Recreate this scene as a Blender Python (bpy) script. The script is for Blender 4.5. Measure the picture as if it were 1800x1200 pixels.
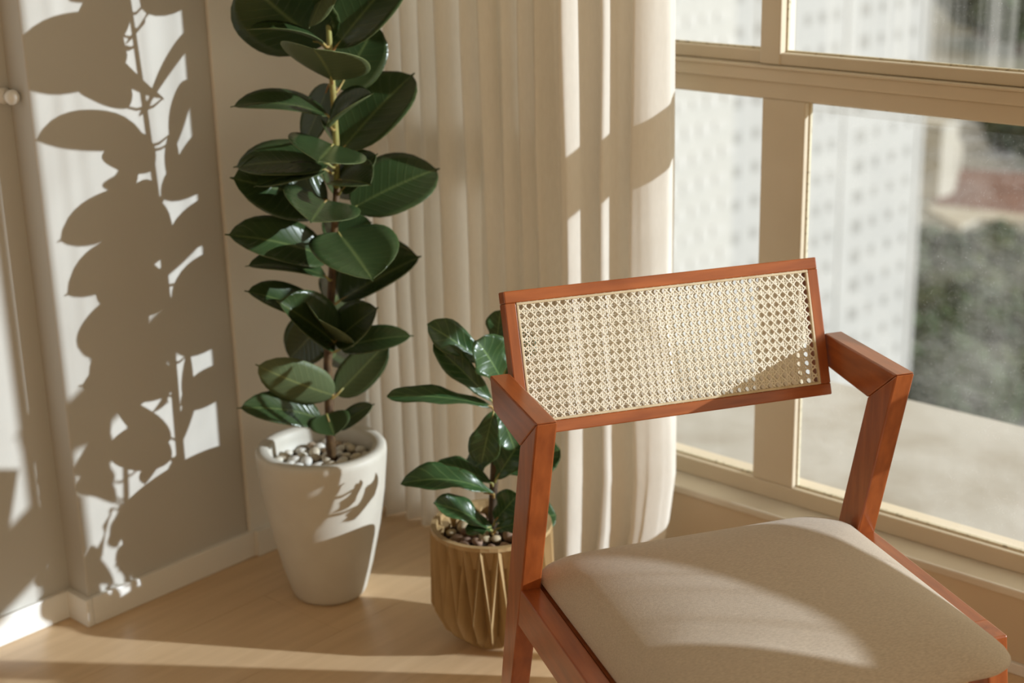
import bpy, bmesh, math, random
from mathutils import Vector, Matrix, noise
random.seed(7)
SC = bpy.context.scene
COL = SC.collection
for o in list(bpy.data.objects):
    bpy.data.objects.remove(o, do_unlink=True)

# ------------------------------------------------------------------ camera
FPX = 2755.7                                   # focal length in pixels of the 1800 px wide frame
YAW, PITCH, ROLL = math.radians(-42.589), math.radians(17.962), math.radians(-1.376)
EYE = Vector((0, 0, 1.5))
_f = Vector((math.sin(YAW)*math.cos(PITCH), math.cos(YAW)*math.cos(PITCH), -math.sin(PITCH)))
_r = Vector((math.cos(YAW), -math.sin(YAW), 0)); _u = _r.cross(_f)
CR = math.cos(ROLL)*_r + math.sin(ROLL)*_u
CU = -math.sin(ROLL)*_r + math.cos(ROLL)*_u
CF = _f
cam = bpy.data.cameras.new('camera'); camo = bpy.data.objects.new('camera', cam); COL.objects.link(camo)
camo.matrix_world = Matrix(((CR.x, CU.x, -CF.x, EYE.x), (CR.y, CU.y, -CF.y, EYE.y), (CR.z, CU.z, -CF.z, EYE.z), (0, 0, 0, 1)))
cam.sensor_width = 36; cam.lens = FPX/1800*36; cam.clip_start = .05; cam.clip_end = 2000
cam.dof.use_dof = True; cam.dof.focus_distance = 2.42; cam.dof.aperture_fstop = 3.1
SC.camera = camo

# ------------------------------------------------------------------ light and exposure
SUN_AZ, SUN_TAN = math.radians(32), .308
SUN_DIR = Vector((-math.cos(SUN_AZ), -math.sin(SUN_AZ), -SUN_TAN)).normalized()   # the way the light travels
W = bpy.data.worlds.new('world'); SC.world = W; W.use_nodes = True
_bg = W.node_tree.nodes['Background']; _bg.inputs[0].default_value = (1.0, .85, .60, 1); _bg.inputs[1].default_value = 1.0
sun = bpy.data.lights.new('sun', 'SUN'); suno = bpy.data.objects.new('sun', sun); COL.objects.link(suno)
sun.energy = 5.1; sun.angle = math.radians(.6); sun.color = (.90, .985, 1.06)
suno.location = (6, 5, 4)
suno.rotation_euler = SUN_DIR.to_track_quat('-Z', 'Y').to_euler()
SC.view_settings.view_transform = 'Standard'; SC.view_settings.look = 'None'
SC.view_settings.gamma = 1; SC.view_settings.exposure = 0.0; SC.view_settings.use_curve_mapping = False

# ------------------------------------------------------------------ helpers
def ray(x, y): return CF + (x-900)/FPX*CR - (y-600)/FPX*CU
def at(x, y, d): return EYE + d*ray(x, y)       # the point seen at pixel x, y at depth d
def on(x, y, ax, v):
    d = ray(x, y); return EYE + d*((v-EYE[ax])/d[ax])

def nmat(name): 
    m = bpy.data.materials.new(name); m.use_nodes = True
    nt = m.node_tree; nt.nodes.clear()
    out = nt.nodes.new('ShaderNodeOutputMaterial')
    return m, nt, out
def L(nt, a, b): nt.links.new(a, b)
def mat(name, c1, c2=None, scale=(1, 1, 1), nscale=5, detail=4, rough=.6, spec=.4, coat=0, bump=0, bscale=None, bstretch=None, metal=0, trans=0, coords='Object', contrast=(.35, .65), sheen=0):
    m, nt, out = nmat(name)
    p = nt.nodes.new('ShaderNodeBsdfPrincipled')
    p.inputs['Roughness'].default_value = rough; p.inputs['Specular IOR Level'].default_value = spec
    p.inputs['Coat Weight'].default_value = coat; p.inputs['Coat Roughness'].default_value = .18
    p.inputs['Metallic'].default_value = metal; p.inputs['Sheen Weight'].default_value = sheen
    tc = nt.nodes.new('ShaderNodeTexCoord')
    mp = nt.nodes.new('ShaderNodeMapping'); mp.inputs['Scale'].default_value = scale
    L(nt, tc.outputs[coords], mp.inputs['Vector'])
    if c2 is None: c2 = tuple(v*.93 for v in c1)
    n = nt.nodes.new('ShaderNodeTexNoise'); n.inputs['Scale'].default_value = nscale; n.inputs['Detail'].default_value = detail
    L(nt, mp.outputs[0], n.inputs['Vector'])
    r = nt.nodes.new('ShaderNodeValToRGB')
    r.color_ramp.elements[0].position = contrast[0]; r.color_ramp.elements[0].color = (*c1, 1)
    r.color_ramp.elements[1].position = contrast[1]; r.color_ramp.elements[1].color = (*c2, 1)
    L(nt, n.outputs['Fac'], r.inputs['Fac']); L(nt, r.outputs['Color'], p.inputs['Base Color'])
    if bump:
        b = nt.nodes.new('ShaderNodeBump'); b.inputs['Strength'].default_value = bump; b.inputs['Distance'].default_value = .002
        src = n
        if bscale:
            src = nt.nodes.new('ShaderNodeTexNoise'); src.inputs['Scale'].default_value = bscale; src.inputs['Detail'].default_value = 3
            if bstretch:
                m2 = nt.nodes.new('ShaderNodeMapping'); m2.inputs['Scale'].default_value = bstretch
                L(nt, tc.outputs[coords], m2.inputs['Vector']); L(nt, m2.outputs[0], src.inputs['Vector'])
            else: L(nt, tc.outputs[coords], src.inputs['Vector'])
        L(nt, src.outputs['Fac'], b.inputs['Height']); L(nt, b.outputs[0], p.inputs['Normal'])
    last = p.outputs[0]
    if trans:
        t = nt.nodes.new('ShaderNodeBsdfTranslucent'); L(nt, r.outputs['Color'], t.inputs['Color'])
        mx = nt.nodes.new('ShaderNodeMixShader'); mx.inputs[0].default_value = trans
        L(nt, p.outputs[0], mx.inputs[1]); L(nt, t.outputs[0], mx.inputs[2]); last = mx.outputs[0]
    L(nt, last, out.inputs[0])
    return m

def mk(name, verts, faces, m, parent=None, smooth=False):
    me = bpy.data.meshes.new(name); me.from_pydata([tuple(v) for v in verts], [], faces); me.update()
    o = bpy.data.objects.new(name, me); COL.objects.link(o)
    if m: me.materials.append(m)
    if parent: o.parent = parent
    if smooth: me.polygons.foreach_set('use_smooth', [True]*len(me.polygons))
    return o
def bmk(name, bm, m, parent=None, smooth=False):
    bmesh.ops.recalc_face_normals(bm, faces=bm.faces)
    me = bpy.data.meshes.new(name); bm.to_mesh(me); bm.free()
    o = bpy.data.objects.new(name, me); COL.objects.link(o)
    if m: me.materials.append(m)
    if parent: o.parent = parent
    if smooth: me.polygons.foreach_set('use_smooth', [True]*len(me.polygons))
    return o
def empty(name, loc=(0, 0, 0), rz=0, label=None, cat=None, group=None, kind=None):
    o = bpy.data.objects.new(name, None); COL.objects.link(o); o.location = loc; o.rotation_euler = (0, 0, rz); o.empty_display_size = .05
    return tag(o, label, cat, group, kind)
def tag(o, label=None, cat=None, group=None, kind=None):
    if label: o['label'] = label
    if cat: o['category'] = cat
    if group: o['group'] = group
    if kind: o['kind'] = kind
    return o
def bbox(bm, a, b, bev=0):
    vs = [bm.verts.new((x, y, z)) for x in (a[0], b[0]) for y in (a[1], b[1]) for z in (a[2], b[2])]
    fs = [(0, 1, 3, 2), (4, 6, 7, 5), (0, 4, 5, 1), (2, 3, 7, 6), (0, 2, 6, 4), (1, 5, 7, 3)]
    fa = [bm.faces.new([vs[i] for i in f]) for f in fs]
    if bev:
        bmesh.ops.recalc_face_normals(bm, faces=fa)
        es = list({e for f in fa for e in f.edges})
        bmesh.ops.bevel(bm, geom=es, offset=bev, segments=2, profile=.5, affect='EDGES')
def box(name, a, b, m, parent=None, bev=0):
    bm = bmesh.new(); bbox(bm, a, b, bev); return bmk(name, bm, m, parent)
def prism(name, pts, m, parent=None, axis=0, lo=0, hi=1, bev=0):
    """polygon pts (p, q) extruded along an axis"""
    bm = bmesh.new(); A = []; B = []
    for p, q in pts:
        for lst, v in ((A, lo), (B, hi)):
            c = (v, p, q) if axis == 0 else (p, v, q) if axis == 1 else (p, q, v)
            lst.append(bm.verts.new(c))
    n = len(pts)
    bm.faces.new(A); bm.faces.new(B[::-1])
    for i in range(n): bm.faces.new((A[i], B[i], B[(i+1) % n], A[(i+1) % n]))
    bmesh.ops.recalc_face_normals(bm, faces=bm.faces)
    if bev: bmesh.ops.bevel(bm, geom=list(bm.edges), offset=bev, segments=2, profile=.5, affect='EDGES')
    return bmk(name, bm, m, parent)
def lathe(name, prof, m, parent=None, n=48, loc=(0, 0, 0), smooth=True):
    vs = []; fs = []
    for r, z in prof:
        for i in range(n):
            a = 2*math.pi*i/n; vs.append((loc[0]+r*math.cos(a), loc[1]+r*math.sin(a), loc[2]+z))
    for j in range(len(prof)-1):
        for i in range(n):
            fs.append((j*n+i, j*n+(i+1) % n, (j+1)*n+(i+1) % n, (j+1)*n+i))
    if prof[0][0] > 1e-4: fs.append(tuple(range(n))[::-1])
    return mk(name, vs, fs, m, parent, smooth)
def tube(name, pts, radii, m, parent=None, n=8):
    vs = []; fs = []
    for k, p in enumerate(pts):
        p = Vector(p); d = (Vector(pts[min(k+1, len(pts)-1)])-Vector(pts[max(k-1, 0)])).normalized()
        a = d.orthogonal().normalized() if k == 0 else (a - d*a.dot(d)).normalized()
        b = d.cross(a)
        for i in range(n):
            t = 2*math.pi*i/n; vs.append(p + (a*math.cos(t)+b*math.sin(t))*radii[k])
    for k in range(len(pts)-1):
        for i in range(n): fs.append((k*n+i, k*n+(i+1) % n, (k+1)*n+(i+1) % n, (k+1)*n+i))
    fs.append(tuple(range(n))[::-1]); fs.append(tuple((len(pts)-1)*n+i for i in range(n)))
    return mk(name, vs, fs, m, parent, True)

# ------------------------------------------------------------------ materials
M_WALL = mat('wall_paint', (.56, .54, .495), (.54, .52, .475), nscale=3, rough=.75, spec=.25, bump=.05, bscale=180)
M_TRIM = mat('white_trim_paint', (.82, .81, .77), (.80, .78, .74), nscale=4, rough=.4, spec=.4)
M_WARM = mat('warm_room_paint', (.66, .44, .25), (.62, .40, .22), nscale=2, rough=.8)
M_APRON = mat('under_window_paint', (.66, .55, .40), (.63, .52, .375), nscale=3, rough=.7, spec=.25)
M_CEIL = mat('ceiling_paint', (.80, .76, .68), nscale=2, rough=.8)
M_FRAME = mat('window_paint', (.70, .61, .47), (.66, .57, .43), nscale=6, rough=.45, bump=.08, bscale=60)
M_LEDGE = mat('ledge_paint', (.74, .68, .57), (.68, .61, .50), nscale=9, rough=.55)
M_SEAL = mat('glazing_seal', (.72, .66, .50), (.30, .24, .15), nscale=90, rough=.6, contrast=(.55, .72))
M_PLANK = [mat('oak_plank_%d' % i, tuple(v*k for v in (.72, .515, .31)), tuple(v*k for v in (.63, .44, .255)), scale=(14, 1.1, 1), nscale=3.2, detail=6, rough=.34, spec=.45, bump=.05, contrast=(.3, .7)) for i, k in enumerate((1, .96, 1.04))]
M_SUBFLOOR = mat('plank_joint', (.30, .20, .11), nscale=4, rough=.7)
M_CURTAIN = mat('curtain_linen', (.87, .82, .74), (.84, .79, .71), scale=(1, 1, .2), nscale=220, rough=.9, spec=.1, trans=.23, bump=.05)
M_SHEER = None
M_WOOD = mat('stained_wood', (.42, .112, .028), (.25, .060, .015), scale=(9, 9, 1.2), nscale=7, detail=7, rough=.30, spec=.5, coat=.22, contrast=(.3, .72))
M_WOODF = mat('stained_wood_lengthwise', (.42, .112, .028), (.25, .060, .015), scale=(9, 1.2, 9), nscale=7, detail=7, rough=.30, spec=.5, coat=.22, contrast=(.3, .72))
M_WOODS = mat('stained_wood_crosswise', (.44, .122, .031), (.27, .066, .017), scale=(1.2, 9, 9), nscale=7, detail=7, rough=.30, spec=.5, coat=.22, contrast=(.3, .72))
M_FABRIC = mat('heather_fabric', (.62, .53, .43), (.49, .41, .325), scale=(1, 5, 5), nscale=160, detail=5, rough=.95, spec=.1, bump=.25, bscale=900, sheen=.2)
M_CANE = mat('rattan_cane', (.90, .84, .70), (.84, .76, .59), nscale=60, rough=.5, spec=.4)
M_BEAD = mat('rattan_bead', (.72, .60, .40), (.60, .47, .29), nscale=40, rough=.5)
M_POT = mat('white_stone_glaze', (.62, .59, .515), (.585, .55, .475), nscale=14, rough=.5, spec=.35, bump=.04, bscale=150)
M_PLANTER = mat('golden_wood_planter', (.48, .335, .17), (.40, .27, .125), scale=(4, 4, 1), nscale=9, rough=.42, spec=.45)
M_SOIL = mat('potting_soil', (.055, .032, .02), (.02, .012, .008), nscale=60, rough=.95, bump=.6, bscale=120)
M_PEB = [mat('pebble_%d' % i, c, tuple(v*.8 for v in c), nscale=25, rough=.6) for i, c in enumerate([(.78, .73, .62), (.70, .62, .48), (.82, .79, .72), (.50, .38, .27)])]
M_STONE = [mat('planter_stone_%d' % i, c, tuple(v*.75 for v in c), nscale=25, rough=.7) for i, c in enumerate([(.40, .26, .18), (.28, .18, .13), (.62, .50, .32)])]
M_STEM = mat('rubber_stem', (.16, .095, .04), (.075, .04, .02), scale=(3, 3, 1), nscale=40, rough=.6, bump=.3, bscale=80)
M_STEMG = mat('green_stem', (.42, .40, .13), (.30, .22, .07), scale=(2, 2, 1), nscale=30, rough=.5)
M_PETIOLE = mat('petiole', (.36, .38, .12), (.45, .22, .08), nscale=30, rough=.45)
M_FIGSTEM = mat('fig_stem', (.085, .055, .03), (.045, .03, .018), nscale=50, rough=.8, bump=.3, bscale=90)

def leaf_mat(name, col, col2, vein, rough=.3, trans=.1, spec=.5, veins=11, vein_amt=.5, vw=.035):
    m, nt, out = nmat(name)
    p = nt.nodes.new('ShaderNodeBsdfPrincipled'); p.inputs['Roughness'].default_value = rough; p.inputs['Specular IOR Level'].default_value = spec
    uv = nt.nodes.new('ShaderNodeTexCoord'); sp = nt.nodes.new('ShaderNodeSeparateXYZ'); L(nt, uv.outputs['UV'], sp.inputs[0])
    def mth(op, a, b=None, clamp=False):
        n = nt.nodes.new('ShaderNodeMath'); n.operation = op; n.use_clamp = clamp
        for i, v in enumerate((a, b)):
            if v is None: continue
            if isinstance(v, (int, float)): n.inputs[i].default_value = v
            else: L(nt, v, n.inputs[i])
        return n.outputs[0]
    au = mth('ABSOLUTE', mth('SUBTRACT', sp.outputs[0], .5))                      # 0 at the midrib, .5 at the edge
    mid = mth('SUBTRACT', 1, mth('DIVIDE', au, vw, True), True)
    lat = mth('FRACT', mth('MULTIPLY', mth('SUBTRACT', sp.outputs[1], mth('MULTIPLY', au, .45)), veins))
    lat = mth('SUBTRACT', 1, mth('DIVIDE', mth('ABSOLUTE', mth('SUBTRACT', lat, .5)), .12, True), True)
    edge = mth('MULTIPLY', mth('SUBTRACT', au, .478), 40, True)
    v = mth('MAXIMUM', mid, mth('MAXIMUM', mth('MULTIPLY', lat, vein_amt), mth('MULTIPLY', edge, .55)))
    nz = nt.nodes.new('ShaderNodeTexNoise'); nz.inputs['Scale'].default_value = 14; nz.inputs['Detail'].default_value = 3
    L(nt, uv.outputs['Object'], nz.inputs['Vector'])
    r = nt.nodes.new('ShaderNodeMix'); r.data_type = 'RGBA'
    r.inputs[6].default_value = (*col, 1); r.inputs[7].default_value = (*col2, 1); L(nt, nz.outputs['Fac'], r.inputs[0])
    q = nt.nodes.new('ShaderNodeMix'); q.data_type = 'RGBA'; L(nt, v, q.inputs[0]); L(nt, r.outputs[2], q.inputs[6]); q.inputs[7].default_value = (*vein, 1)
    L(nt, q.outputs[2], p.inputs['Base Color'])
    b = nt.nodes.new('ShaderNodeBump'); b.inputs['Strength'].default_value = .25; b.inputs['Distance'].default_value = .003
    L(nt, mth('MULTIPLY', lat, .5), b.inputs['Height']); L(nt, b.outputs[0], p.inputs['Normal'])
    t = nt.nodes.new('ShaderNodeBsdfTranslucent'); t.inputs['Color'].default_value = (.20, .33, .04, 1)
    mx = nt.nodes.new('ShaderNodeMixShader'); mx.inputs[0].default_value = trans
    L(nt, p.outputs[0], mx.inputs[1]); L(nt, t.outputs[0], mx.inputs[2]); L(nt, mx.outputs[0], out.inputs[0])
    return m
M_LEAF = leaf_mat('rubber_leaf_top', (.024, .045, .015), (.047, .080, .027), (.11, .15, .05), rough=.27, trans=.04, vein_amt=.14)
M_LEAFB = leaf_mat('rubber_leaf_underside', (.085, .115, .050), (.115, .15, .07), (.22, .26, .10), rough=.5, trans=.08, vein_amt=.18, spec=.3)
M_FIG = leaf_mat('fig_leaf_top', (.024, .064, .020), (.045, .105, .034), (.16, .26, .09), rough=.3, trans=.10, veins=7, vein_amt=.35)
M_FIGB = leaf_mat('fig_leaf_underside', (.08, .13, .05), (.11, .17, .07), (.22, .30, .12), rough=.5, trans=.12, veins=7, vein_amt=.4, spec=.3)

def glass_mat(name, seed, dust, streaks):
    """clear pane with real dust on it: mostly transparent, a little mirror, a veil of scattering dirt in streaks and patches"""
    m, nt, out = nmat(name)
    tc = nt.nodes.new('ShaderNodeTexCoord')
    def noise_(scale, stretch, detail, rough=.5):
        mp = nt.nodes.new('ShaderNodeMapping'); mp.inputs['Scale'].default_value = stretch; mp.inputs['Location'].default_value = (seed, seed*.7, seed*1.3)
        L(nt, tc.outputs['Object'], mp.inputs['Vector'])
        n = nt.nodes.new('ShaderNodeTexNoise'); n.inputs['Scale'].default_value = scale; n.inputs['Detail'].default_value = detail; n.inputs['Roughness'].default_value = rough
        L(nt, mp.outputs[0], n.inputs['Vector']); return n.outputs['Fac']
    def mr(v, a, b, c, d):
        n = nt.nodes.new('ShaderNodeMapRange'); n.clamp = True
        for i, x in enumerate((a, b, c, d)): n.inputs[i+1].default_value = x
        L(nt, v, n.inputs[0]); return n.outputs[0]
    def mth(op, a, b):
        n = nt.nodes.new('ShaderNodeMath'); n.operation = op; n.use_clamp = True
        for i, v in enumerate((a, b)):
            if isinstance(v, (int, float)): n.inputs[i].default_value = v
            else: L(nt, v, n.inputs[i])
        return n.outputs[0]
    streak = mr(noise_(26, (1, 1, .02), 2), .42, .66, 0, streaks)
    patch = mr(noise_(3.2, (1, 1, 1.4), 5, .62), .47, .74, 0, .26)
    speck = mr(noise_(420, (1, 1, 1), 1), .66, .72, 0, .22)
    fac = mth('ADD', mth('ADD', mth('MULTIPLY', patch, dust), streak), mth('MULTIPLY', speck, dust))
    fac = mth('ADD', fac, .02)
    tr = nt.nodes.new('ShaderNodeBsdfTransparent'); tr.inputs[0].default_value = (.95, .96, .95, 1)
    gl = nt.nodes.new('ShaderNodeBsdfGlossy'); gl.inputs['Roughness'].default_value = .02
    fr = nt.nodes.new('ShaderNodeFresnel'); fr.inputs[0].default_value = 1.35
    m1 = nt.nodes.new('ShaderNodeMixShader'); L(nt, fr.outputs[0], m1.inputs[0]); L(nt, tr.outputs[0], m1.inputs[1]); L(nt, gl.outputs[0], m1.inputs[2])
    du = nt.nodes.new('ShaderNodeBsdfTranslucent'); du.inputs[0].default_value = (.80, .80, .78, 1)
    m2 = nt.nodes.new('ShaderNodeMixShader'); L(nt, fac, m2.inputs[0]); L(nt, m1.outputs[0], m2.inputs[1]); L(nt, du.outputs[0], m2.inputs[2])
    L(nt, m2.outputs[0], out.inputs[0]); return m
M_GLASS = [glass_mat('dusty_glass_%d' % i, 3.1*i, d, (.05, .022, .08, .24)[i]) for i, d in enumerate((.35, .85, .35, .55))]
def sheer_mat(name, trans_amt):
    m, nt, out = nmat(name)
    tr = nt.nodes.new('ShaderNodeBsdfTransparent')
    d = nt.nodes.new('ShaderNodeBsdfTranslucent'); d.inputs[0].default_value = (.85, .82, .76, 1)
    e = nt.nodes.new('ShaderNodeBsdfDiffuse'); e.inputs[0].default_value = (.85, .82, .76, 1)
    a = nt.nodes.new('ShaderNodeMixShader'); a.inputs[0].default_value = .5; L(nt, d.outputs[0], a.inputs[1]); L(nt, e.outputs[0], a.inputs[2])
    b = nt.nodes.new('ShaderNodeMixShader'); b.inputs[0].default_value = 1-trans_amt; L(nt, tr.outputs[0], b.inputs[1]); L(nt, a.outputs[0], b.inputs[2])
    L(nt, b.outputs[0], out.inputs[0]); return m
M_SHEER = sheer_mat('sheer_voile', .90)

# ------------------------------------------------------------------ room shell
XL = -2.628            # face of the left wall
XP = -2.561            # face of the pilaster on it
YW = 2.5125            # face of the wall under the window
YF = 2.573             # plane of the window frame, room side
XR, YB, ZC = 2.4, -2.6, 2.55
fl = box('floor', (XL-.2, YB, -.06), (XR, YW+.02, -.004), M_SUBFLOOR); tag(fl, kind='structure')
PW = .238
i = 0
x = -2.386 - PW*1
while x < XR:
    x0, x1 = max(x, XL-.02), min(x+PW, XR)
    y = YB - random.random()*1.2
    while y < YW:
        y1 = min(y+1.35, YW+.01); y0 = max(y, YB)
        if y1 - y0 > .05:
            box('plank', (x0+.0004, y0+.0004, -.012), (x1-.0004, y1-.0004, 0), M_PLANK[random.randrange(3)], fl)
        y += 1.35
    x += PW
wl = box('wall_left', (XL-.15, YB, -.05), (XL, YW+.2, ZC), M_WALL); tag(wl, kind='structure')
box('pilaster', (XL-.01, 1.510, 0), (XP, 1.918, ZC), M_WALL, wl, bev=.004)
box('lightened_corner_panel', (XL-.01, 1.917, 0), (XP+.008, YW+.02, ZC), M_TRIM, wl, bev=.003)  # trim white lightens this panel in place of the glow in the corner
wb = box('wall_back', (XL-.15, YB-.15, -.05), (XR+.15, YB, ZC), M_WARM); tag(wb, kind='structure')
wr = box('wall_right', (XR, YB, -.05), (XR+.15, YW+.2, .12), M_WARM); tag(wr, kind='structure')     # wide unseen opening, added so sky light fills the shadows
box('wall_panel', (XR, YB, .12), (XR+.15, YB+.5, ZC), M_WARM, wr); box('wall_panel', (XR, YW-.3, .12), (XR+.15, YW+.2, ZC), M_WARM, wr); box('wall_panel', (XR, YB+.5, 2.35), (XR+.15, YW-.3, ZC), M_WARM, wr)
ce = box('ceiling', (XL-.15, YB-.15, ZC), (XR+.15, YW+.3, ZC+.12), M_CEIL); tag(ce, kind='structure')
# baseboards, one run per wall face
BH, BT = .060, .014
def board(a, b): return box('board', a, b, M_TRIM, bl, bev=.0025)
bl = tag(box('baseboard_left', (XL-.005, YB, 0), (XL+.012, 1.5005, BH), M_TRIM, bev=.0025), kind='structure')
board((XL, 1.496, 0), (XP+.012, 1.512, BH)); board((XP-.004, 1.5122, 0), (XP+.012, 1.926, BH)); board((XP-.004, 1.924, 0), (XP+.022, YW, BH))
# wall under the window and beside it
wf = box('wall_front', (XL-.1, YW, -.05), (XR, YW+.16, .160), M_APRON); tag(wf, kind='structure')
box('wall_panel', (XL-.1, YW, .16), (-2.45, YW+.16, ZC), M_WALL, wf)
box('wall_panel', (1.32, YW, .16), (XR, YW+.16, ZC), M_WALL, wf)
box('wall_panel', (-2.45, YW, 2.30), (1.32, YW+.16, ZC), M_WALL, wf)
bf = box('baseboard_front', (-2.5, YW-.010, 0), (XR, YW, .022), M_TRIM, bev=.002); tag(bf, kind='structure')
sl = box('trim_1', (-2.45, YW-.006, .150), (1.32, YF+.02, .1672), M_LEDGE, bev=.004); tag(sl, kind='structure')

# window
win = empty('window_1', (-.35, YF, .167), kind='structure')
def wbox(name, a, b, m=M_FRAME, bev=.003):
    o = box(name, a, b, m, None, bev); o.parent = win; o.matrix_parent_inverse = Matrix.Translation(-win.location); return o
Z0, Z1 = .167, 1.0
wbox('bottom_rail', (-2.45, YF, Z0), (1.32, YF+.06, .2045))
wbox('left_stile', (-2.45, YF, .2045), (-2.36, YF+.06, 2.30))
wbox('right_stile', (1.24, YF, .2045), (1.32, YF+.06, 2.30))
wbox('top_rail', (-2.36, YF, 2.24), (1.24, YF+.06, 2.30))
# two bays with a transom (in view), then an invented unseen end: tall pane, mid rail shading the seat
XB, XC = -.83, -.81
for a, b in ((-1.690, -1.592),): wbox('mullion', (a, YF, .2045), (b, YF+.028, 1.0))
wbox('post', (XB, YF+.004, .2045), (XC, YF+.026, 2.24), bev=.002)
wbox('added_mid_rail', (XC, YF, .79), (1.24, YF+.05, .92))
wbox('transom', (-2.36, YF, 1.0), (XB, YF+.06, 1.034))                       # the wide lower band
wbox('transom', (-2.36, YF-.012, 1.0345), (XB, YF+.05, 1.0615), bev=.004)
wbox('transom_lip', (-2.36, YF-.02, 1.0605), (XB, YF+.02, 1.0655), bev=.002)
# upper sashes, set back from the transom
wbox('sash_rail', (-2.36, YF+.004, 1.066), (-1.688, YF+.045, 1.0915))
wbox('sash_rail', (-1.690, YF-.004, 1.066), (XB, YF+.045, 1.0895))
wbox('sash_stile', (-1.694, YF-.006, 1.066), (-1.648, YF+.045, 2.24))
# glazing seals round each pane, then the panes
PANES = [(-2.36, -1.690, .2045, 1.0, 0), (-1.592, XB, .2045, 1.0, 1), (XC, 1.24, .2045, .79, 0),
         (-2.36, -1.694, 1.0915, 2.24, 2), (-1.648, XB, 1.0895, 2.24, 3), (XC, 1.24, .92, 2.24, 2)]
for a, b, c, d, k in PANES:
    bm = bmesh.new(); s = .0035; yo = YF+.014
    bbox(bm, (a, yo, c), (b, yo+.007, c+s)); bbox(bm, (a, yo, d-s), (b, yo+.007, d))
    bbox(bm, (a, yo, c+s), (a+s, yo+.007, d-s)); bbox(bm, (b-s, yo, c+s), (b, yo+.007, d-s))
    o = bmk('glazing_seal', bm, M_SEAL); o.parent = win; o.matrix_parent_inverse = Matrix.Translation(-win.location)
    o = mk('glass_pane', [(a, yo+.0075, c), (b, yo+.0075, c), (b, yo+.0075, d), (a, yo+.0075, d)], [(0, 1, 2, 3)], M_GLASS[k])
    o.parent = win; o.matrix_parent_inverse = Matrix.Translation(-win.location)

# ------------------------------------------------------------------ curtains
def curtain(name, plan, z0, z1, m, label, cat, hem=.0, thick=.0012, bulge=None):
    """plan: list of (x, y) along the cloth; the cloth hangs from z1 to z0"""
    # resample smoothly with Catmull-Rom
    P = [Vector((p[0], p[1], 0)) for p in plan]; pts = []
    for i in range(len(P)-1):
        p0, p1, p2, p3 = P[max(i-1, 0)], P[i], P[i+1], P[min(i+2, len(P)-1)]
        for k in range(6):
            t = k/6
            pts.append(.5*((2*p1)+(p2-p0)*t+(2*p0-5*p1+4*p2-p3)*t*t+(3*p1-p0-3*p2+p3)*t**3))
    pts.append(P[-1]); n = len(pts)
    lv = [z0+(z1-z0)*(k/22) for k in range(23)]
    vs = []; fs = []
    for z in lv:
        h = (z-z0)/(z1-z0)
        for i, p in enumerate(pts):
            w = .006*noise.noise(Vector((i*.12, z*2.1, 3.7))) + .010*(1-h)*noise.noise(Vector((i*.2, z*1.3, 9.1)))
            q = Vector((p.x + w*.6, p.y + w, z))
            if bulge: q.x += bulge(i/(n-1), z)
            vs.append(q)
    for j in range(len(lv)-1):
        for i in range(n-1): fs.append((j*n+i, j*n+i+1, (j+1)*n+i+1, (j+1)*n+i))
    o = mk(name, vs, fs, m, None, True)
    if thick:
        s = o.modifiers.new('cloth', 'SOLIDIFY'); s.thickness = thick
    return tag(o, label, cat)
plan = []
plan = []; x = -2.548; rnd = random.Random(12)
while x < -1.975:                                   # soft irregular folds, ridge and valley in turn
    w = rnd.uniform(.046, .068); rv = rnd.uniform(-.010, .008); vv = rnd.uniform(.034, .058)
    plan += [(x, 2.262+vv*.55), (x+w*.22, 2.262+rv+.004), (x+w*.42, 2.262+rv), (x+w*.62, 2.262+vv*.5), (x+w*.82, 2.262+vv)]
    x += w
plan += [(-1.950, 2.300), (-1.940, 2.266), (-1.930, 2.254), (-1.919, 2.268), (-1.911, 2.315), (-1.902, 2.350), (-1.893, 2.338), (-1.886, 2.308), (-1.876, 2.314), (-1.868, 2.352), (-1.858, 2.380), (-1.848, 2.370), (-1.839, 2.354), (-1.826, 2.360), (-1.812, 2.376), (-1.802, 2.395), (-1.797, 2.42), (-1.81, 2.45)]
curtain('curtain', plan, .004, 2.5, M_CURTAIN, 'floor-length off-white linen curtain gathered in soft folds between the plants and the window', 'curtain', thick=0,
        bulge=lambda t, z: (.018*math.exp(-((z-.27)/.16)**2) - .030*max(0, (.14-z)/.14))*max(0, (t-.75)/.25))
# invented second curtain and sheer, out of view, shading and striping the chair
plan = []; x = .13; k = 0
while x < 1.25:
    plan.append((x, 2.34 + (.05 if k % 2 else -.02))); x += .04; k += 1
curtain('curtain', plan, .004, 2.5, M_CURTAIN, 'added linen curtain out of view at the right end of the window, shading the seat', 'curtain', thick=0)
plan = []; x = -.78; k = 0; rnd = random.Random(4)
while x < .10:
    am = rnd.choice((.006, .012, .03)); plan.append((x, 2.36 + (am if k % 2 else -am))); x += rnd.uniform(.03, .06); k += 1
curtain('added_sheer_curtain', plan, .004, 2.5, M_SHEER, 'added thin sheer voile curtain out of view, striping the light on the chair', 'curtain', thick=0)

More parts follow.
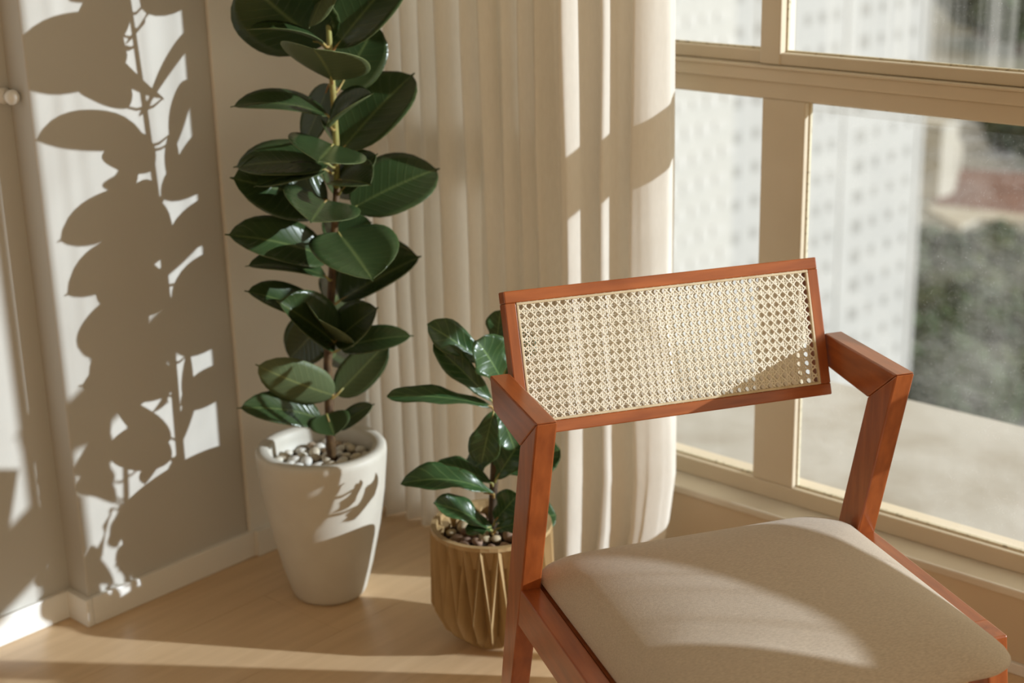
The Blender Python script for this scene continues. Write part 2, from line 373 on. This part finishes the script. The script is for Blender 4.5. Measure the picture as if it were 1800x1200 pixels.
# ------------------------------------------------------------------ leaves
def leaf(name, base, tip, width, nrm, fold, droop, mats, parent, nt=12, nu=4, shape='rubber', curl=0.0, wav=0.0, thick=.0011, seed=0):
    """one leaf: a cupped blade with two faces and an edge; UV x runs across, y along"""
    base, tip = Vector(base), Vector(tip); ax = tip-base; ln = ax.length; ax.normalize()
    n = (Vector(nrm) - ax*Vector(nrm).dot(ax)); 
    if n.length < 1e-3: n = ax.orthogonal()
    n.normalize(); sd = ax.cross(n).normalized(); fo = math.radians(fold)
    def half(t):
        if shape == 'rubber':                                 # broad blade, blunt end with a short drip tip
            if t <= 0 or t >= 1: w = 0
            elif t < .955: w = max(0, 1-abs(2*(t/.957)**.94-1)**2.4)**.62
            else: w = .04
        else:                                                 # fiddle: narrow waist, broad rounded end
            w = (.55+.45*t)*(math.sin(math.pi*min(1, t**1.15))**.55) if 0 < t < 1 else 0
            w *= 1 - .18*math.exp(-((t-.38)/.14)**2)
        return w*width/2
    ts = [.0, .012, .035]+[(k/nt) for k in range(1, nt)]+[.938, .950, .962, 1.0]
    top = []; uvs = []
    cols = 2*nu+1
    for t in ts:
        c = base + ax*(ln*t) + n*(droop*ln*(-4*(t-.5)**2+1) + curl*ln*(t*t-t)*t)
        w = half(t) if t < .999 else .0008
        w = max(w, .0012)
        for k in range(cols):
            u = (k-nu)/nu
            a = fo*(.35+.65*abs(u))
            wv = wav*width*math.sin(t*15+seed+ (2.1 if u > 0 else 0))*abs(u)**1.5
            top.append(c + sd*(u*w*math.cos(a)) + n*(abs(u)*w*math.sin(a) + wv))
            uvs.append((.5+.5*u, t))
    R = len(ts); N = len(top)
    vs = top + [v - n*thick for v in top]
    fs = []; mi = []
    for j in range(R-1):
        for k in range(cols-1):
            q = (j*cols+k, j*cols+k+1, (j+1)*cols+k+1, (j+1)*cols+k)
            fs.append(q); mi.append(0); fs.append(tuple(N+i for i in q[::-1])); mi.append(1)
        for k, fl_ in ((0, 0), (cols-1, 1)):
            a, b = j*cols+k, (j+1)*cols+k
            fs.append((a, b, N+b, N+a) if not fl_ else (b, a, N+a, N+b)); mi.append(1)
    o = mk(name, vs, fs, None, parent, True)
    me = o.data; me.materials.append(mats[0]); me.materials.append(mats[1])
    me.polygons.foreach_set('material_index', mi)
    ul = me.uv_layers.new(name='UVMap'); UV = uvs+uvs
    for lp in me.loops: ul.data[lp.index].uv = UV[lp.vertex_index]
    me.update()
    return o
def cam_vec(v): return CR*v[0] + CU*v[1] - CF*v[2]      # (right, up, towards the viewer)
XMIN = XP + .012
WK = 1.17                                                 # blades are a little fuller than their outlines suggest
def keep_in(p):
    p = Vector(p); p.x = max(p.x, XMIN); return p
def grow(rows, depth, mats, root, shape, wav=0, lift=None, pet=None):
    for k, row in enumerate(rows):
        bx, by, bd, tx, ty, td, w, n, fold, droop = row[:10]
        db, dt = depth(by)+bd, depth(ty)+td
        b, t = at(bx, by, db), keep_in(at(tx, ty, dt))
        wm = w*WK*(db+dt)/2/FPX
        o = leaf('leaf', b, t, wm, cam_vec(n), fold, droop, mats, root, shape=shape, wav=wav, seed=k, curl=row[10] if len(row) > 10 else 0)
        if pet:
            s = pet(by + 6); 
            d = (b-s)
            mid = s + d*.5 + Vector((0, 0, -.004))
            tube('petiole', [s, mid, b, b+(t-b).normalized()*.02], [.0032, .0027, .0024, .0014], M_PETIOLE, o, n=6)

# ------------------------------------------------------------------ tall rubber plant in the white pot
PC = Vector((-2.297, 1.918, 0))
rp = empty('potted_rubber_plant', PC, label='tall rubber plant with big glossy dark leaves in a round white pot', cat='potted plant')
def rel(o, root): o.parent = root; o.matrix_parent_inverse = Matrix.Translation(-root.location); return o
pot = rel(lathe('pot', [(.0, 0), (.066, 0), (.073, .003), (.078, .012), (.094, .07), (.112, .15), (.125, .23), (.131, .29), (.133, .312), (.1325, .322), (.128, .328), (.119, .3285), (.108, .327), (.1045, .322), (.1035, .31), (.101, .27), (.0, .268)], M_POT, None, 64, PC), rp)
so = [(.0, .289)]
soil = rel(lathe('soil', [(.0, .285), (.03, .287), (.07, .284), (.1015, .281)], M_SOIL, None, 40, PC), rp)
def pebbles(root, cen, rad, z, n, mats, name, smin, smax, hole=.0, seed=1):
    rnd = random.Random(seed); protos = []
    for k in range(4):
        bm = bmesh.new(); bmesh.ops.create_icosphere(bm, subdivisions=2, radius=1)
        for v in bm.verts:
            v.co *= 1 + .16*noise.noise(v.co*1.3 + Vector((k*5.3, 0, 0)))
            v.co.z *= .66
        me = bpy.data.meshes.new(name); bm.to_mesh(me); bm.free(); me.materials.append(mats[k % len(mats)])
        me.polygons.foreach_set('use_smooth', [True]*len(me.polygons)); protos.append(me)
    placed = []
    for _ in range(4000):
        if len(placed) >= n: break
        r = rad*math.sqrt(rnd.random()); a = rnd.random()*2*math.pi; s = rnd.uniform(smin, smax)
        if r < hole or r+s > rad+.002: continue
        px, py = cen.x+r*math.cos(a), cen.y+r*math.sin(a)
        if any((px-q[0])**2+(py-q[1])**2 < ((s+q[2])*.86)**2 for q in placed): continue
        placed.append((px, py, s))
        o = bpy.data.objects.new(name, protos[rnd.randrange(4)]); COL.objects.link(o)
        o.location = (px, py, z + rnd.uniform(-.001, .004)); o.scale = (s, s*rnd.uniform(.75, 1), s); o.rotation_euler = (rnd.uniform(-.4, .4), rnd.uniform(-.4, .4), rnd.random()*6)
        rel(o, root)
pebbles(rp, PC, .099, .294, 44, M_PEB, 'pebble', .010, .0175, .013)

def rdep(y): return 2.895 + .298*y/800
STEM = [(583, 806), (580, 760), (578, 700), (576, 640), (579, 580), (582, 520), (585, 460), (588, 400), (592, 330), (591, 250), (586, 170), (580, 90), (576, 20), (573, -60), (572, -150), (572, -260)]
def rstem(y):
    for (x0, y0), (x1, y1) in zip(STEM[:-1], STEM[1:]):
        if y <= y0 and y >= y1:
            t = (y0-y)/(y0-y1); return at(x0+(x1-x0)*t, y, rdep(y))
    return at(*STEM[0], rdep(STEM[0][1]))
rel(tube('stem', [at(x, y, rdep(y)) for x, y in STEM[:9]], [.0105, .0098, .0092, .0088, .0085, .008, .0075, .007, .0065], M_STEM), rp)
rel(tube('stem', [at(x, y, rdep(y)) for x, y in STEM[8:]], [.0065, .0062, .0058, .0054, .005, .0045, .004, .002], M_STEMG), rp)
RUB = [
 (568, 80, .04, 425, -40, -.05, 165, (-.55, -.1, .85), 8, .02),
 (568, 76, -.03, 434, 52, -.09, 62, (.05, .9, .40), 14, .08),
 (584, -40, -.03, 543, 50, -.08, 52, (.75, -.1, -.7), 18, .0),
 (589, 84, .0, 712, -60, .10, 112, (-.35, .25, .9), 14, .02),
 (596, 156, .04, 664, 40, .09, 88, (.15, .2, .95), 10, .0),
 (584, 140, -.01, 550, 84, -.21, 138, (.20, .87, -.30), 10, .02),
 (575, 202, .0, 405, 188, -.05, 66, (.05, .78, .62), 14, .09),
 (579, 148, .04, 534, 256, .06, 52, (-.35, .15, .9), 6, .0),
 (580, 222, -.04, 656, 164, -.09, 66, (-.45, .6, .6), 30, .04),
 (600, 264, .0, 729, 128, .10, 116, (-.40, .25, .90), 14, .03),
 (585, 254, -.02, 558, 284, -.20, 122, (.30, .80, .5), 8, .0),
 (577, 288, -.02, 410, 294, -.05, 92, (.02, .72, .68), 12, .05),
 (576, 352, .02, 404, 312, -.07, 112, (.40, .30, .85), 16, .0),
 (572, 298, -.05, 446, 328, -.09, 60, (.0, .8, .58), 10, .05),
 (594, 316, -.04, 653, 325, -.11, 80, (.05, .62, .78), 24, .03),
 (600, 335, -.01, 664, 270, -.02, 66, (-.55, .3, .75), 18, .02),
 (620, 366, -.01, 773, 296, .06, 118, (-.38, .36, .85), 10, .04),
 (573, 352, -.03, 546, 391, -.20, 124, (.30, .74, .55), 16, .0),
 (594, 410, .04, 654, 390, .06, 52, (0, .5, .85), 8, .0),
 (576, 452, .0, 395, 412, -.10, 84, (.35, .50, .8), 14, .06),
 (573, 486, -.05, 431, 468, -.10, 60, (.02, .78, .62), 18, .09),
 (594, 408, -.05, 656, 494, -.19, 140, (.25, .45, .80), 16, .02),
 (598, 528, .02, 741, 450, .06, 140, (-.40, .5, .78), 34, .02),
 (572, 562, -.03, 430, 511, -.12, 66, (.35, .62, .7), 16, .05),
 (588, 602, -.05, 486, 528, -.15, 92, (.28, .42, .86), 30, .03),
 (588, 602, -.05, 665, 540, -.07, 72, (-.22, .42, .87), 16, .04),
 (579, 556, .03, 507, 632, .06, 76, (.1, .22, .95), 10, .0),
 (600, 612, -.02, 727, 590, -.05, 44, (.0, .35, .93), 14, .10),
 (592, 694, .0, 684, 598, .03, 58, (.28, .22, .92), 12, .0),
 (586, 694, -.02, 449, 640, -.11, 70, (.6, -.2, -.75), 10, -.05),
 (566, 738, -.02, 417, 717, -.12, 60, (.3, .52, .8), 12, .10),
 (594, 752, -.01, 658, 710, -.03, 32, (0, .5, .85), 12, .06),
 (574, 728, -.04, 588, 766, -.09, 66, (0, .55, .83), 18, .0),
 (588, 250, .01, 604, 205, .19, 84, (.55, .6, .5), 12, .03),
 (590, 345, .01, 606, 300, .20, 84, (.55, .6, .5), 12, .03),
 (586, 440, .01, 612, 402, .18, 80, (.55, .6, .5), 12, .03),
 (581, 540, .01, 600, 505, .17, 76, (.55, .6, .5), 12, .03),
 (577, 640, .01, 596, 610, .15, 70, (.55, .6, .5), 12, .03),
 (580, 600, .0, 560, 560, -.20, 92, (.5, .7, .4), 14, .02),
 # above the frame; their shadows fall on the pilaster
 (576, -60, -.02, 450, -120, -.05, 90, (0, .6, .8), 12, .06),
 (576, -70, .02, 720, -150, .03, 100, (-.1, .4, .9), 12, .04),
 (576, -40, -.02, 555, -70, -.24, 130, (.75, .6, .2), 10, .0),
 (576, -100, .02, 585, -150, .20, 100, (.6, .6, .4), 10, .0),
 (574, -130, .0, 470, -230, .02, 96, (0, .4, .9), 12, .03),
 (574, -140, -.03, 660, -200, -.1, 80, (0, .7, .7), 12, .03),
 (573, -200, .0, 560, -320, -.02, 90, (.1, .2, 1), 12, .0),
]
for r_ in RUB: pass
n0 = len(bpy.data.objects)
grow(RUB, rdep, (M_LEAF, M_LEAFB), None, 'rubber', pet=rstem)
for o in [o for o in COL.objects if o.name.startswith('leaf') and o.parent is None]: rel(o, rp)

# ------------------------------------------------------------------ small fiddle-leaf plant in the fluted planter
FC = Vector((-1.904, 2.000, 0))
fp = empty('potted_fiddle_leaf_fig', FC, label='small fiddle-leaf fig in a fluted golden-brown planter behind the chair', cat='potted plant')
def planter():
    n = 22; vs = []; fs = []
    # rings: base, girth points, then zigzag rim; peaks and valleys alternate so each flute is a long triangle
    rings = []
    def ring(z, rp_, rv, off=0):
        r = []
        for i in range(2*n):
            a = math.pi*(i+off)/n; rad = rp_ if i % 2 == 0 else rv
            r.append(len(vs)); vs.append(FC + Vector((rad*math.cos(a), rad*math.sin(a), z)))
        rings.append(r)
    ring(.0, .060, .060); ring(.004, .064, .062); ring(.034, .100, .068); ring(.080, .122, .088); ring(.226, .092, .1185); ring(.232, .1165, .1175); ring(.240, .1165, .1165); ring(.240, .106, .106); ring(.190, .103, .103)
    fs.append(tuple(rings[0][::-1])); fs.append(tuple(rings[-1]))
    m2 = 2*n
    for a, b in zip(rings[:-1], rings[1:]):
        for i in range(m2):
            j = (i+1) % m2
            if i % 2 == 0: fs += [(a[i], a[j], b[j]), (a[i], b[j], b[i])]
            else: fs += [(a[i], a[j], b[i]), (a[j], b[j], b[i])]
    return mk('planter', vs, fs, M_PLANTER)
rel(planter(), fp)
rel(lathe('soil', [(.0, .206), (.05, .207), (.1032, .203)], M_SOIL, None, 40, FC), fp)
pebbles(fp, FC, .1, .212, 34, M_STONE, 'stone', .010, .019, .012, seed=5)
def fdep(y): return 3.022 + .0003*(y-917)*.9
FST = [(866, 945), (866, 900), (868, 850), (870, 800), (872, 740), (874, 690), (874, 640), (872, 600)]
def fstem(y):
    y = max(min(y, 944), 601)
    for (x0, y0), (x1, y1) in zip(FST[:-1], FST[1:]):
        if y1 <= y <= y0:
            t = (y0-y)/(y0-y1); return at(x0+(x1-x0)*t, y, fdep(y))
rel(tube('stem', [at(x, y, fdep(y)) for x, y in FST], [.009, .0085, .008, .0075, .007, .0065, .006, .004], M_FIGSTEM), fp)
FIG = [
 (856, 640, -.01, 751, 570, -.03, 62, (-.15, .45, .88), 14, .05),
 (866, 705, -.02, 762, 604, -.04, 50, (-.3, .5, .8), 18, .04),
 (882, 668, -.03, 838, 598, -.07, 84, (.1, .45, .88), 14, .04),
 (884, 660, .02, 925, 575, .04, 70, (.1, .3, .9), 12, .03),
 (864, 714, -.02, 680, 697, -.05, 46, (.0, .72, .70), 16, .06),
 (868, 722, -.03, 846, 815, -.05, 62, (-.2, .25, .95), 12, .03),
 (876, 716, -.01, 905, 790, -.03, 56, (.2, .3, .93), 12, .03),
 (868, 868, -.03, 704, 850, -.06, 62, (-.05, .66, .74), 22, .16),
 (866, 850, -.01, 768, 812, .03, 40, (0, .7, .7), 14, .08),
 (872, 842, -.01, 915, 776, -.01, 64, (-.1, .4, .9), 14, .03),
 (876, 830, .04, 985, 790, .06, 80, (0, .5, .86), 12, .05),
 (864, 932, -.04, 762, 884, -.09, 60, (.0, .70, .70), 16, .08),
 (870, 916, -.03, 912, 868, -.06, 56, (.05, .5, .85), 14, .03),
 (872, 930, -.02, 935, 915, -.05, 46, (.0, .6, .8), 14, .04),
 (876, 920, .05, 978, 905, .07, 70, (0, .5, .86), 14, .04),
 (862, 926, -.04, 820, 936, -.09, 34, (.0, .7, .7), 14, .02),
 (868, 800, .03, 820, 830, .05, 50, (0, .5, .85), 14, .03),
 (872, 612, .0, 880, 545, .02, 46, (-.2, .2, .95), 16, .02),
]
WK = 1.25
grow(FIG, fdep, (M_FIG, M_FIGB), None, 'fig', wav=.05, pet=fstem)
for o in [o for o in COL.objects if o.name.startswith('leaf') and o.parent is None]: rel(o, fp)

# ------------------------------------------------------------------ the chair
TH = math.radians(59.95)
ch = empty('armchair', (-1.483, 1.62, 0), TH, 'reddish-brown wooden armchair with a woven cane back and beige fabric seat', 'chair')
# local frame of the chair: x across (to the window side), y backwards, z up
CW, CT = .62, .033
def F(pts): return [(-f, z) for f, z in pts]
def side(lo, hi):
    prism('armrest', F([(.092, .690), (.010, .626), (-.122, .636), (-.138, .690)]), M_WOODF, ch, 0, lo, hi, .0025)
    prism('rear_leg', F([(.0918, .6893), (.0, .380), (-.126, .0), (-.164, .0), (-.062, .385), (.0103, .626)]), M_WOOD, ch, 0, lo, hi, .0025)
    prism('side_rail', F([(-.004, .381), (.325, .379), (.330, .308), (-.022, .311)]), M_WOODF, ch, 0, lo+.0006, hi-.0006, .002)
    prism('front_leg', F([(.3225, .379), (.374, .3785), (.432, .0), (.394, .0), (.3300, .300)]), M_WOOD, ch, 0, lo, hi, .0025)
side(0, CT); side(CW-CT, CW)
box('front_rail', (CT, -.366, .312), (CW-CT, -.340, .374), M_WOODS, ch, bev=.002)
box('seat_board', (CT+.001, -.340, .345), (CW-CT-.001, .012, .3775), M_WOODS, ch)
box('back_rail', (CT, .012, .318), (CW-CT, .040, .376), M_WOODS, ch, bev=.002)
# cushion
def cushion():
    x0, x1, y0, y1 = CT+.002, CW-CT-.002, -.474, .066
    prof = [(.06, .3765), (.012, .3775), (.003, .381), (.0, .386), (.003, .392), (.010, .399), (.021, .4065), (.037, .415), (.058, .423), (.085, .430), (.12, .4365), (.165, .441), (.22, .443)]
    n = 12; vs = []; fs = []
    ncol = 4*(n+1)
    for ins, z in prof:
        hx, hy = (x1-x0)/2-ins, (y1-y0)/2-ins; cx, cy = (x0+x1)/2, (y0+y1)/2
        r = min(.060+ins*.35, hx*.98, hy*.98)
        for q, (sx, sy) in enumerate(((1, 1), (-1, 1), (-1, -1), (1, -1))):
            for k in range(n+1):
                a = math.pi/2*(q + k/n)
                vs.append((cx+sx*(hx-r)+r*math.cos(a), cy+sy*(hy-r)+r*math.sin(a), z))
    R = len(prof)
    for j in range(R-1):
        for i in range(ncol): fs.append((j*ncol+i, j*ncol+(i+1) % ncol, (j+1)*ncol+(i+1) % ncol, (j+1)*ncol+i))
    fs.append(tuple(range(ncol))[::-1]); fs.append(tuple((R-1)*ncol+i for i in range(ncol)))
    o = mk('seat_cushion', vs, fs, M_FABRIC, ch, True)
    return o
cushion()
# backrest: local frame u across, v up the slope, w towards the sitter
TOPF, TOPZ, BOTF, BOTZ = -.170, .8145, -.096, .596
sl_ = math.atan2(TOPF-BOTF, TOPZ-BOTZ)       # lean
VH = math.hypot(TOPF-BOTF, TOPZ-BOTZ); S0, S1 = .036, .584; BWD = S1-S0; TB = .030
back = empty('backrest', (S0, -BOTF, BOTZ)); back.parent = ch; back.rotation_euler = (sl_, 0, 0)   # local y points backwards
RW = .0205
box('top_rail', (0, 0, VH-RW+.001), (BWD, TB, VH), M_WOODS, back, bev=.002)
box('bottom_rail', (0, 0, 0), (BWD, TB, RW-.001), M_WOODS, back, bev=.002)
box('stile', (0, 0, RW-.001), (RW-.002, TB, VH-RW+.001), M_WOOD, back, bev=.0015)
box('stile', (BWD-RW+.002, 0, RW-.001), (BWD, TB, VH-RW+.001), M_WOOD, back, bev=.0015)
def cane():
    bm = bmesh.new()
    u0, u1, v0, v1 = RW-.002, BWD-RW+.002, RW-.001, VH-RW+.001
    pu, pv = .0143, .0150
    nu_, nv_ = int(round((u1-u0)/pu)), int(round((v1-v0)/pv)); pu = (u1-u0)/nu_; pv = (v1-v0)/nv_
    def strip(a, b, w, y, t=.0005):
        a = Vector(a); b = Vector(b); d = (b-a).normalized(); s = Vector((-d.y, d.x))*w/2
        q = [a+s, b+s, b-s, a-s]
        lo = [bm.verts.new((p.x, y, p.y)) for p in q]; hi = [bm.verts.new((p.x, y-t, p.y)) for p in q]
        bm.faces.new(lo); bm.faces.new(hi[::-1])
        for i in range(4): bm.faces.new((lo[i], lo[(i+1) % 4], hi[(i+1) % 4], hi[i]))
    off = .0020; w = .0018
    for j in range(nv_+1):
        for s in (-1, 1):
            v = v0+j*pv+s*off
            if v0 < v < v1: strip((u0, v), (u1, v), w, .0030)
    for i in range(nu_+1):
        for s in (-1, 1):
            u = u0+i*pu+s*off
            if u0 < u < u1: strip((u, v0), (u, v1), w, .0024)
    Wd, Ht = u1-u0, v1-v0
    for sg in (1, -1):
        for k in range(-nv_-1, nu_+nv_+2):
            # line through (u0+(k+.5)*pu at v0) with slope pv/pu
            a = u0+(k+.5)*pu; pts = []
            # clip
            t0, t1 = 0.0, float(nv_)
            lo = (u0-a)/(sg*pu); hi = (u1-a)/(sg*pu)
            t0 = max(t0, min(lo, hi)); t1 = min(t1, max(lo, hi))
            if t1-t0 > .2: strip((a+sg*pu*t0, v0+pv*t0), (a+sg*pu*t1, v0+pv*t1), .0019, .0018 if sg > 0 else .0012)
    return bm
c1 = bmk('cane_weave', cane(), M_CANE, back); c1['kind'] = 'stuff'; c1['label'] = 'pale woven cane on the front of the back'
c2 = c1.copy(); COL.objects.link(c2); c2.parent = back; c2.location = (0, TB-.005, 0); c2['label'] = 'pale woven cane on the rear of the back'
bm = bmesh.new(); bw = .0042
u0, u1, v0, v1 = RW-.002, BWD-RW+.002, RW-.001, VH-RW+.001
bbox(bm, (u0, -.001, v0), (u1, .004, v0+bw), .001); bbox(bm, (u0, -.001, v1-bw), (u1, .004, v1), .001)
bbox(bm, (u0, -.001, v0+bw), (u0+bw, .004, v1-bw), .001); bbox(bm, (u1-bw, -.001, v0+bw), (u1, .004, v1-bw), .001)
o = bmk('cane_bead', bm, M_BEAD, back); o['label'] = 'tan cane bead round the woven panel'

# ------------------------------------------------------------------ knob at the left edge
kn = empty('wall_knob', on(4, 168, 0, XL), label='small round white knob on the wall at the left edge', cat='knob')
kl = lambda n, prof: lathe(n, prof, M_TRIM, kn, 24)
o = kl('knob', [(.0, .012), (.006, .012), (.0065, .022), (.0125, .027), (.0145, .034), (.012, .041), (.005, .0445), (.0, .045)]); o.rotation_euler = (0, math.pi/2, 0)
o = kl('backplate', [(.0, 0), (.015, 0), (.0155, .004), (.012, .008), (.006, .013), (.0, .013)]); o.rotation_euler = (0, math.pi/2, 0)

# ------------------------------------------------------------------ outside
M_SLAB = mat('stained_concrete', (.45, .43, .395), (.32, .28, .225), nscale=3.0, detail=7, rough=.85, contrast=(.48, .75))
M_TOWER = mat('tower_render', (.41, .405, .395), (.395, .39, .38), nscale=.2, rough=.8)
M_TWIN = mat('tower_window', (.33, .325, .315), (.285, .28, .27), nscale=.5, rough=.3)
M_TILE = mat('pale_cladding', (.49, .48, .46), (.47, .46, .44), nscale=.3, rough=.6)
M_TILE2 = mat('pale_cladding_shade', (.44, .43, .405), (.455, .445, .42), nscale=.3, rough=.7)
M_GROUND = mat('far_ground', (.16, .17, .14), (.24, .235, .21), nscale=.03, detail=5, rough=.95)
M_ROAD = mat('far_road', (.20, .205, .21), (.25, .25, .25), nscale=.05, rough=.9)
M_RED = mat('red_clay', (.17, .085, .062), (.13, .065, .05), nscale=.2, rough=.9)
M_KERB = mat('pale_kerb', (.42, .39, .33), nscale=.2, rough=.9)
M_TREE = [mat('far_tree_%d' % i, c, tuple(v*.5 for v in c), nscale=.9, detail=5, rough=.9) for i, c in enumerate([(.042, .068, .022), (.028, .045, .018), (.065, .085, .032)])]
M_BARK = mat('far_bark', (.10, .07, .05), nscale=1, rough=.9)
slab = box('balcony_slab', (-6.5, YW+.162, -.05), (3.0, 3.300, .165), M_SLAB, bev=.01)
tag(slab, 'stained pale concrete slab outside the window behind the chair', 'slab')
GZ = -62.0
g = mk('ground', [(-700, 40, GZ), (100, 40, GZ), (100, 900, GZ), (-700, 900, GZ)], [(0, 1, 2, 3)], M_GROUND); tag(g, kind='structure')
tw = empty('apartment_tower', (-78, 125, GZ), label='pale high-rise tower with rows of dark windows seen through the large pane', cat='building')
TX = -75.0
def tbox(n, a, b, m): return rel(box(n, a, b, m), tw)
tbox('wall', (TX-16, 107.8, GZ), (TX, 143.4, 32), M_TOWER)
for yy_ in (127.8, 118.5): tbox('pier', (TX, yy_, GZ), (TX+.12, yy_+.9, 32), M_TOWER)
tbox('pier', (TX, 142.4, GZ), (TX+.15, 143.4, 32), M_TOWER)
tbox('pier', (TX, 107.8, GZ), (TX+.15, 109.0, 32), M_TOWER)
cols = [(110.6, 1.1), (113.4, 1.1), (116.4, 1.1), (121.2, .9), (123.6, 1.1), (126.0, 1.1), (131.2, 1.9), (134.2, 1.0), (137.4, 1.1), (140.4, 1.0)]
wproto = None
for zi in range(20):
    z = -59 + zi*2.95
    for ci, (yc, w) in enumerate(cols):
        if wproto is None:
            bm = bmesh.new(); bbox(bm, (-.05, -.5, -.7), (.04, .5, .7)); wproto = bmk('window', bm, M_TWIN); o = wproto
        else:
            o = bpy.data.objects.new('window', wproto.data); COL.objects.link(o)
        o.location = (TX, yc, z); o.scale = (1, w*.85, .72 if w < 1.5 else .9); rel(o, tw)
sb = empty('clad_building', (-73, 95, GZ), label='bright pale building with staggered cladding blocks behind the narrow left pane', cat='building')
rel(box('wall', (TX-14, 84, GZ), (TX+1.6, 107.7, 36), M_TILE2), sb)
pp = None; rnd = random.Random(3)
for zi in range(22):
    for yi in range(9):
        if pp is None:
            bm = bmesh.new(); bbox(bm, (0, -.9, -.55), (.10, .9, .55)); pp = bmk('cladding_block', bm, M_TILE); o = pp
        else: o = bpy.data.objects.new('cladding_block', pp.data); COL.objects.link(o)
        o.location = (TX+1.6, 88.5+yi*2.15+(zi % 2)*1.0, -48+zi*2.2); o.scale = (1, rnd.uniform(.7, 1.05), rnd.uniform(.6, 1.0)); rel(o, sb)
# street level beyond the tower
def gpoly(name, px, z, m, h=.3):
    P = [on(x, y, 2, GZ+z) for x, y in px]
    vs = [Vector((p.x, p.y, GZ+z)) for p in P] + [Vector((p.x, p.y, GZ+z-h)) for p in P]; n = len(P)
    fs = [tuple(range(n)), tuple(range(2*n-1, n-1, -1))] + [(i, i+n, (i+1) % n+n, (i+1) % n) for i in range(n)]
    return mk(name, vs, fs, m)
tag(gpoly('road', [(1590, 190), (1730, 190), (1820, 330), (1640, 300), (1590, 300)], .25, M_ROAD, .2), kind='structure')
tag(gpoly('clay_court', [(1672, 294), (1830, 306), (1830, 385), (1640, 355)], .5, M_RED, .5), 'reddish-brown court surface far below on the right', 'court')
tag(gpoly('pale_kerb', [(1625, 358), (1720, 368), (1830, 380), (1830, 390), (1720, 384), (1690, 398), (1640, 372)], .6, M_KERB, .6), 'pale kerb strip along the near edge of the red court', 'kerb')
p = on(1672, 330, 2, GZ)
tag(lathe('water_tank', [(.0, 0), (.9, 0), (1.0, 2), (1.5, 3.5), (1.7, 6), (1.5, 8), (.8, 9), (0, 9.2)], M_KERB, None, 16, p), 'white rounded tank standing at the corner of the red court', 'tank')
p = on(1641, 345, 2, GZ)
bd = empty('low_building', p, label='narrow beige building beside the tower edge far below', cat='building')
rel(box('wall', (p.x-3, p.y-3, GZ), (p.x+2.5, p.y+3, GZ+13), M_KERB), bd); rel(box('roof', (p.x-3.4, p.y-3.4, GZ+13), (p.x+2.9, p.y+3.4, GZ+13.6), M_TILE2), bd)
for k in range(4): rel(box('window', (p.x-2+k*1.0, p.y-3.05, GZ+3+(k % 2)*4), (p.x-1.3+k*1.0, p.y-2.9, GZ+5+(k % 2)*4), M_TWIN), bd)
rnd = random.Random(11)
tproto = []
for k in range(3):
    bm = bmesh.new(); bmesh.ops.create_icosphere(bm, subdivisions=4, radius=1)
    for v in bm.verts:
        d = v.co.normalized()
        v.co *= 1 + .35*noise.noise(d*2.2+Vector((k*7, 0, 0))) + .18*noise.noise(d*6+Vector((0, k*5, 0))) + .08*noise.noise(d*14)
    me = bpy.data.meshes.new('crown'); bm.to_mesh(me); bm.free(); me.materials.append(M_TREE[k]); tproto.append(me)
bm = bmesh.new(); bmesh.ops.create_cone(bm, segments=8, radius1=.5, radius2=.3, depth=1, cap_ends=True); bmesh.ops.translate(bm, verts=bm.verts, vec=(0, 0, .5))
trunk = bpy.data.meshes.new('trunk'); bm.to_mesh(trunk); bm.free(); trunk.materials.append(M_BARK)
def tree(x, y, s, k, label, group):
    p = on(x, y, 2, GZ)
    t = empty('street_tree', p, label=label, cat='tree', group=group)
    a = bpy.data.objects.new('crown', tproto[k]); COL.objects.link(a); a.parent = t; a.location = (0, 0, s*1.25); a.scale = (s, s, s*.9); a.rotation_euler = (0, 0, rnd.random()*6)
    b = bpy.data.objects.new('trunk', trunk); COL.objects.link(b); b.parent = t; b.scale = (s*.2, s*.2, s*.7)
BANDS = ((-60, 110, 12, 9, 14, 'dark tree on the distant slope seen through the upper pane', 'trees on the distant slope'),
         (452, 470, 9, 2.0, 2.8, 'green tree just below the red court', 'trees below the red court'),
         (485, 535, 9, 2.2, 3.0, 'dark tree in the hazy belt midway between red court and slab', 'trees in the hazy belt'),
         (560, 640, 10, 2.8, 3.8, 'dark tree in the lower belt above the balcony slab edge', 'trees in the lower belt'),
         (670, 800, 11, 3.2, 4.6, 'big dark tree nearest below the balcony slab edge', 'trees nearest below the slab'))
for y0, y1, n, s0, s1, lb, gr in BANDS:
    for k in range(n):
        x = 1600 + 230*((k*.618) % 1) + rnd.uniform(-10, 10); y = y0 + (y1-y0)*(k/n)
        if y < 300 and x < 1690: x += 90
        tree(x, y, rnd.uniform(s0, s1), rnd.randrange(3), lb, gr)
for x, y in ((1762, 272), (1790, 258), (1815, 290), (1740, 236), (1800, 235)): tree(x, y, rnd.uniform(3.5, 4.5), 1, 'dark tree beside the grey road above the red court', 'trees beside the grey road')
